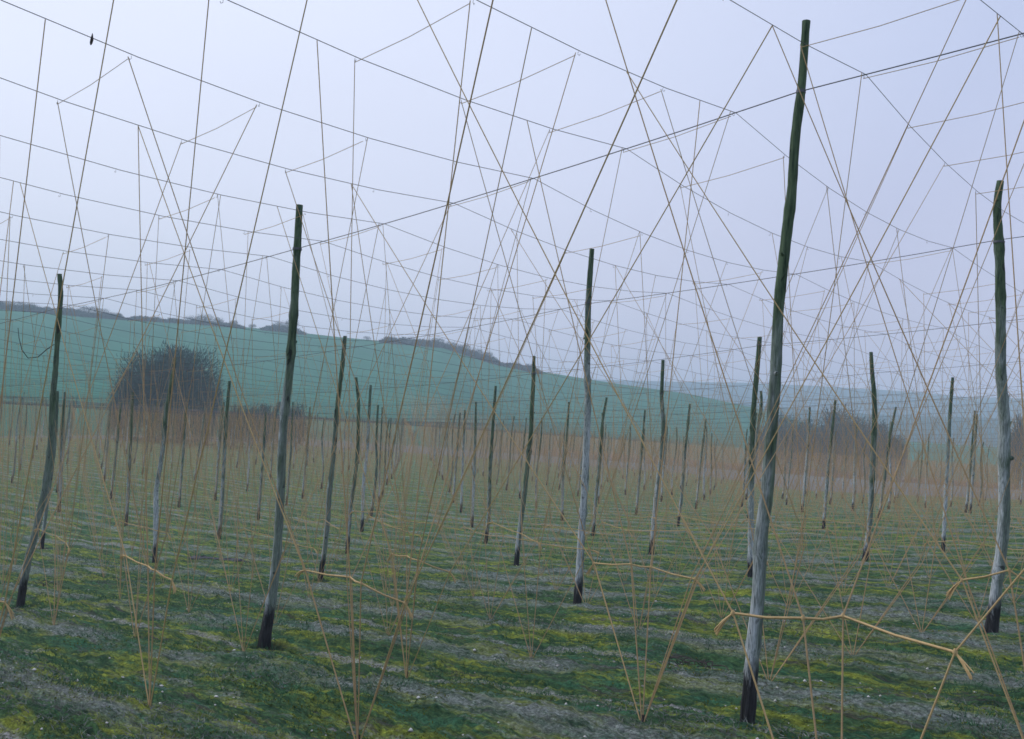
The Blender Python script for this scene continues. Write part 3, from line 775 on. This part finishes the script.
rowf=lambda x,y:.5+.5*np.cos((y/SY-1/6+.03)*2*np.pi*3+2.2*vnoise(x*.5,y*.5,31))
grass('short_grass',M['grass'],150000,lambda x,y:(vnoise(x*.7,y*2,21)+.5*vnoise(x*3,y*5,22)>.10),.045,.0022,'short bluish green grass growing in tufts on the mossy ground')
grass('moss_tips',M['moss'],120000,lambda x,y:(vnoise(x*.8,y*2.4,25)+.5*vnoise(x*3,y*5,26)>.12),.018,.004,'bright yellow green moss cushions between the hop rows')
grass('dead_grass',M['dead'],190000,lambda x,y:(rowf(x,y)>.62)&(vnoise(x*.5,y*1.5,28)+.4*vnoise(x*3,y*6,29)>-.02),.05,.0018,'pale dead grass lying in strips along the hop rows',26,1.3)
# rank grass round the pole feet
vs=[];
for (px_,py_,_,_) in pole_xy:
    if math.hypot(px_-CAM[0],py_-CAM[1])>22: continue
    n=260;a=RNG.uniform(0,6.28,n);q=RNG.uniform(.03,.24,n);x=px_+np.cos(a)*q;y=py_+np.sin(a)*q
    vs.append(np.stack([x,y,terrain(x,y)-.01],1))
P=np.concatenate(vs);D=RNG.normal(size=(len(P),3))*.5;D[:,2]=RNG.uniform(.5,1,len(P));D*=RNG.uniform(.03,.10,len(P))[:,None]
v,f=blades(P,D,np.full(len(P),.004),'foot_grass',M['grass']);o=link('foot_grass',v,f,M['grass']);tag(o,'rank short grass growing round the feet of the poles','grass',kind='stuff')
# stones
x,y,r=scatter(1000,3,30);z=terrain(x,y);vs=[];fs=[];n=0
ico=np.array([(1,0,0),(-1,0,0),(0,1,0),(0,-1,0),(0,0,1),(0,0,-1)],float);icf=np.array([(0,2,4),(2,1,4),(1,3,4),(3,0,4),(2,0,5),(1,2,5),(3,1,5),(0,3,5)])
for i in range(len(x)):
    sc=RNG.uniform(.005,.011)*(1.7 if RNG.random()<.1 else 1)*(1+r[i]/40)
    v=ico*(sc*RNG.uniform(.6,1.3,size=(6,1)))*[1.2,1,.7]+[x[i],y[i],z[i]+sc*.3];vs.append(v);fs.append(icf+n);n+=6
o=link('chalk_stones',np.concatenate(vs),np.concatenate(fs),M['stone']);tag(o,'small white chalk and flint stones scattered over the moss','stones',kind='stuff')
# dark sheet lying in a furrow
P0=ground_hit(218,560);gu=np.linspace(-1,1,40);gv=np.linspace(-1,1,10);vv=[]
for a in gu:
    for b_ in gv:
        hw_=.42*(1-.55*abs(a)**3)*(1+.3*math.sin(a*5));wx=a*.62+.03*math.sin(b_*7)
        X=P0[0]+wx*RT[0]+b_*hw_*FWH[0];Y=P0[1]+wx*RT[1]+b_*hw_*FWH[1];vv.append([X,Y,0])
vv=np.array(vv);vv[:,2]=terrain(vv[:,0],vv[:,1])*.5+.5*np.mean(terrain(vv[:,0],vv[:,1]))+.035+.05*vnoise(vv[:,0]*7,vv[:,1]*9,41)+.03*vnoise(vv[:,0]*19,vv[:,1]*19,42)
vv-=P0;ff=[(i*10+j,(i+1)*10+j,(i+1)*10+j+1,i*10+j+1) for i in range(39) for j in range(9)]
o=link('plastic_sheet',vv,np.array(ff),M['sheet'],None,tuple(P0),True);tag(o,'crumpled dark plastic sheet lying flat on the moss right of the bleached crooked pole','sheet')
# heap of dry bine near the tallest pole, dead bine dangling on the bowed pole
def bineheap(px,py,label,n,R0,hgt):
    P=ground_hit(px,py);P[2]=Z(P[0],P[1]);tb=TB()
    for _ in range(n):
        a=RNG.uniform(0,6.28);c=RNG.normal(size=2)*R0*.45;r=R0*RNG.uniform(.25,.8);q=[]
        for u in np.linspace(0,RNG.uniform(2,5.5),14):
            xx=P[0]+c[0]+math.cos(a+u)*r*1.2;yy=P[1]+c[1]+math.sin(a+u)*r*.8;q.append([xx,yy,P[2]+.02+hgt*abs(math.sin(u*1.3+a))*RNG.uniform(.7,1)])
        tb.tube(q,.0045,4)
    o=tb.build('dry_bine_heap',M['bine'],None,P);tag(o,label,'bine heap')
bineheap(694,664,'tangled ring of dry dark bine on the moss left of the tallest pole',9,.26,.07)
bineheap(40,588,'small tangle of dry bine beside the foot of the bowed left pole',6,.18,.08)
dep=(POLE_P[(-1,0)][0][5]-CAM)@FW
q=[CAM+ray(*p_)*dep for p_ in ((18,328),(19,338),(22,350),(28,358),(38,357),(46,350),(53,345),(57,344))]
tb=TB();tb.tube(q,[.004,.005,.006,.006,.007,.007,.006,.004],5);o=tb.build('dead_bine',M['bine'],None,q[-1]);tag(o,'curved dead bine hooked on the bowed left pole and curling up to the left','bine')
c=hookpx((92,44),.5833);tb=TB();tb.tube([c+[0,0,.03],c-[0,0,.005],c-[.006,0,.024],c-[.008,0,.036]],[.002,.009,.008,.003],7);o=tb.build('bine_scrap',M['bine'],None,c);tag(o,'dark scrap of dead bine caught on a hook wire high at upper left','scrap')
# ------------------------------------------------------------------ air
bx=2700.;z0,z1_=float(GZ.min())-1.,float(max(GZ.max(),60))+6
v=[(CAM[0]+a*bx,CAM[1]+b_*bx,c_) for a in(-1,1) for b_ in(-1,1) for c_ in(z0,z1_)]
f=[(0,1,3,2),(4,6,7,5),(0,4,5,1),(2,3,7,6),(0,2,6,4),(1,5,7,3)]
hm=bpy.data.materials.new('haze');hm.use_nodes=True;nt=hm.node_tree;nt.nodes.clear()
ou=nt.nodes.new('ShaderNodeOutputMaterial');pv=nt.nodes.new('ShaderNodeVolumePrincipled');pv.inputs['Density'].default_value=.0012
pv.inputs['Color'].default_value=(.74,.87,.98,1);nt.links.new(pv.outputs[0],ou.inputs['Volume'])
o=link('haze',v,f,hm);tag(o,'cool evening mist filling the valley air','haze',kind='stuff')
# ------------------------------------------------------------------ sky and light
w=bpy.data.worlds.new('World');C.world=w;w.use_nodes=True;nt=w.node_tree;g=N(nt);bg=nt.nodes['Background']
sunaz=R(-70)                       # light comes from the left of the view
sd=np.array([FWH[0]*math.cos(sunaz)+RT[0]*math.sin(sunaz),FWH[1]*math.cos(sunaz)+RT[1]*math.sin(sunaz)])
el=R(38);sun3=np.array([sd[0]*math.cos(el),sd[1]*math.cos(el),math.sin(el)])
sky=nt.nodes.new('ShaderNodeTexSky');sky.sky_type='NISHITA';sky.sun_disc=False;sky.sun_elevation=el;sky.sun_rotation=math.atan2(sd[0],sd[1]);sky.air_density=1.5;sky.dust_density=3
tc=g.coord('Generated');s=g.sep(tc)
base=g.ramp(s[2],[(0,(6.2,6.0,7.8)),(.08,(6.0,5.95,8.0)),(.35,(5.7,6.3,8.7)),(1,(5.4,6.3,8.7))])
vm=nt.nodes.new('ShaderNodeVectorMath');vm.operation='DOT_PRODUCT';nt.links.new(tc,vm.inputs[0])
gl=np.array([FWH[0]*math.cos(R(-38))+RT[0]*math.sin(R(-38)),FWH[1]*math.cos(R(-38))+RT[1]*math.sin(R(-38))])*math.cos(R(33))
vm.inputs[1].default_value=(gl[0],gl[1],math.sin(R(33)))
glow=g.ramp(vm.outputs['Value'],[(.55,0.),(1,1.)])
base=g.mix(glow,base,(9.2,9.6,11.4))
cl=g.tex(1.2,g.mapping(tc,(1,1,3)),4,.5)
base=g.mix(1.0,base,g.ramp(cl,[(.3,.97),(.7,1.03)]),'MULTIPLY')
tot=g.mix(.12,base,sky.outputs[0])
nt.links.new(tot,bg.inputs['Color']);bg.inputs['Strength'].default_value=.1
ld=bpy.data.lights.new('sun','SUN');ld.energy=1.4;ld.angle=R(25);ld.color=(1,.96,.93);lo=bpy.data.objects.new('sun',ld);col.objects.link(lo)
from mathutils import Vector,Matrix
lo.rotation_euler=Vector(sun3).to_track_quat('Z','Y').to_euler()
# ------------------------------------------------------------------ camera
cd=bpy.data.cameras.new('camera');co_=bpy.data.objects.new('camera',cd);col.objects.link(co_)
Rr=cr*RT-sr*0*UP; 
X=RT*cr+UP*sr; Y=-RT*sr+UP*cr
mtx=Matrix(((X[0],Y[0],-FW[0],CAM[0]),(X[1],Y[1],-FW[1],CAM[1]),(X[2],Y[2],-FW[2],CAM[2]),(0,0,0,1)))
co_.matrix_world=mtx;cd.sensor_width=36;cd.lens=F/W*36;cd.clip_start=.05;cd.clip_end=9000
C.camera=co_
C.view_settings.view_transform='Standard';C.view_settings.look='None';C.view_settings.exposure=.17;C.view_settings.gamma=1
C.render.engine='CYCLES'
try: C.cycles.filter_width=1.6
except Exception: pass
C.cycles.volume_bounces=1
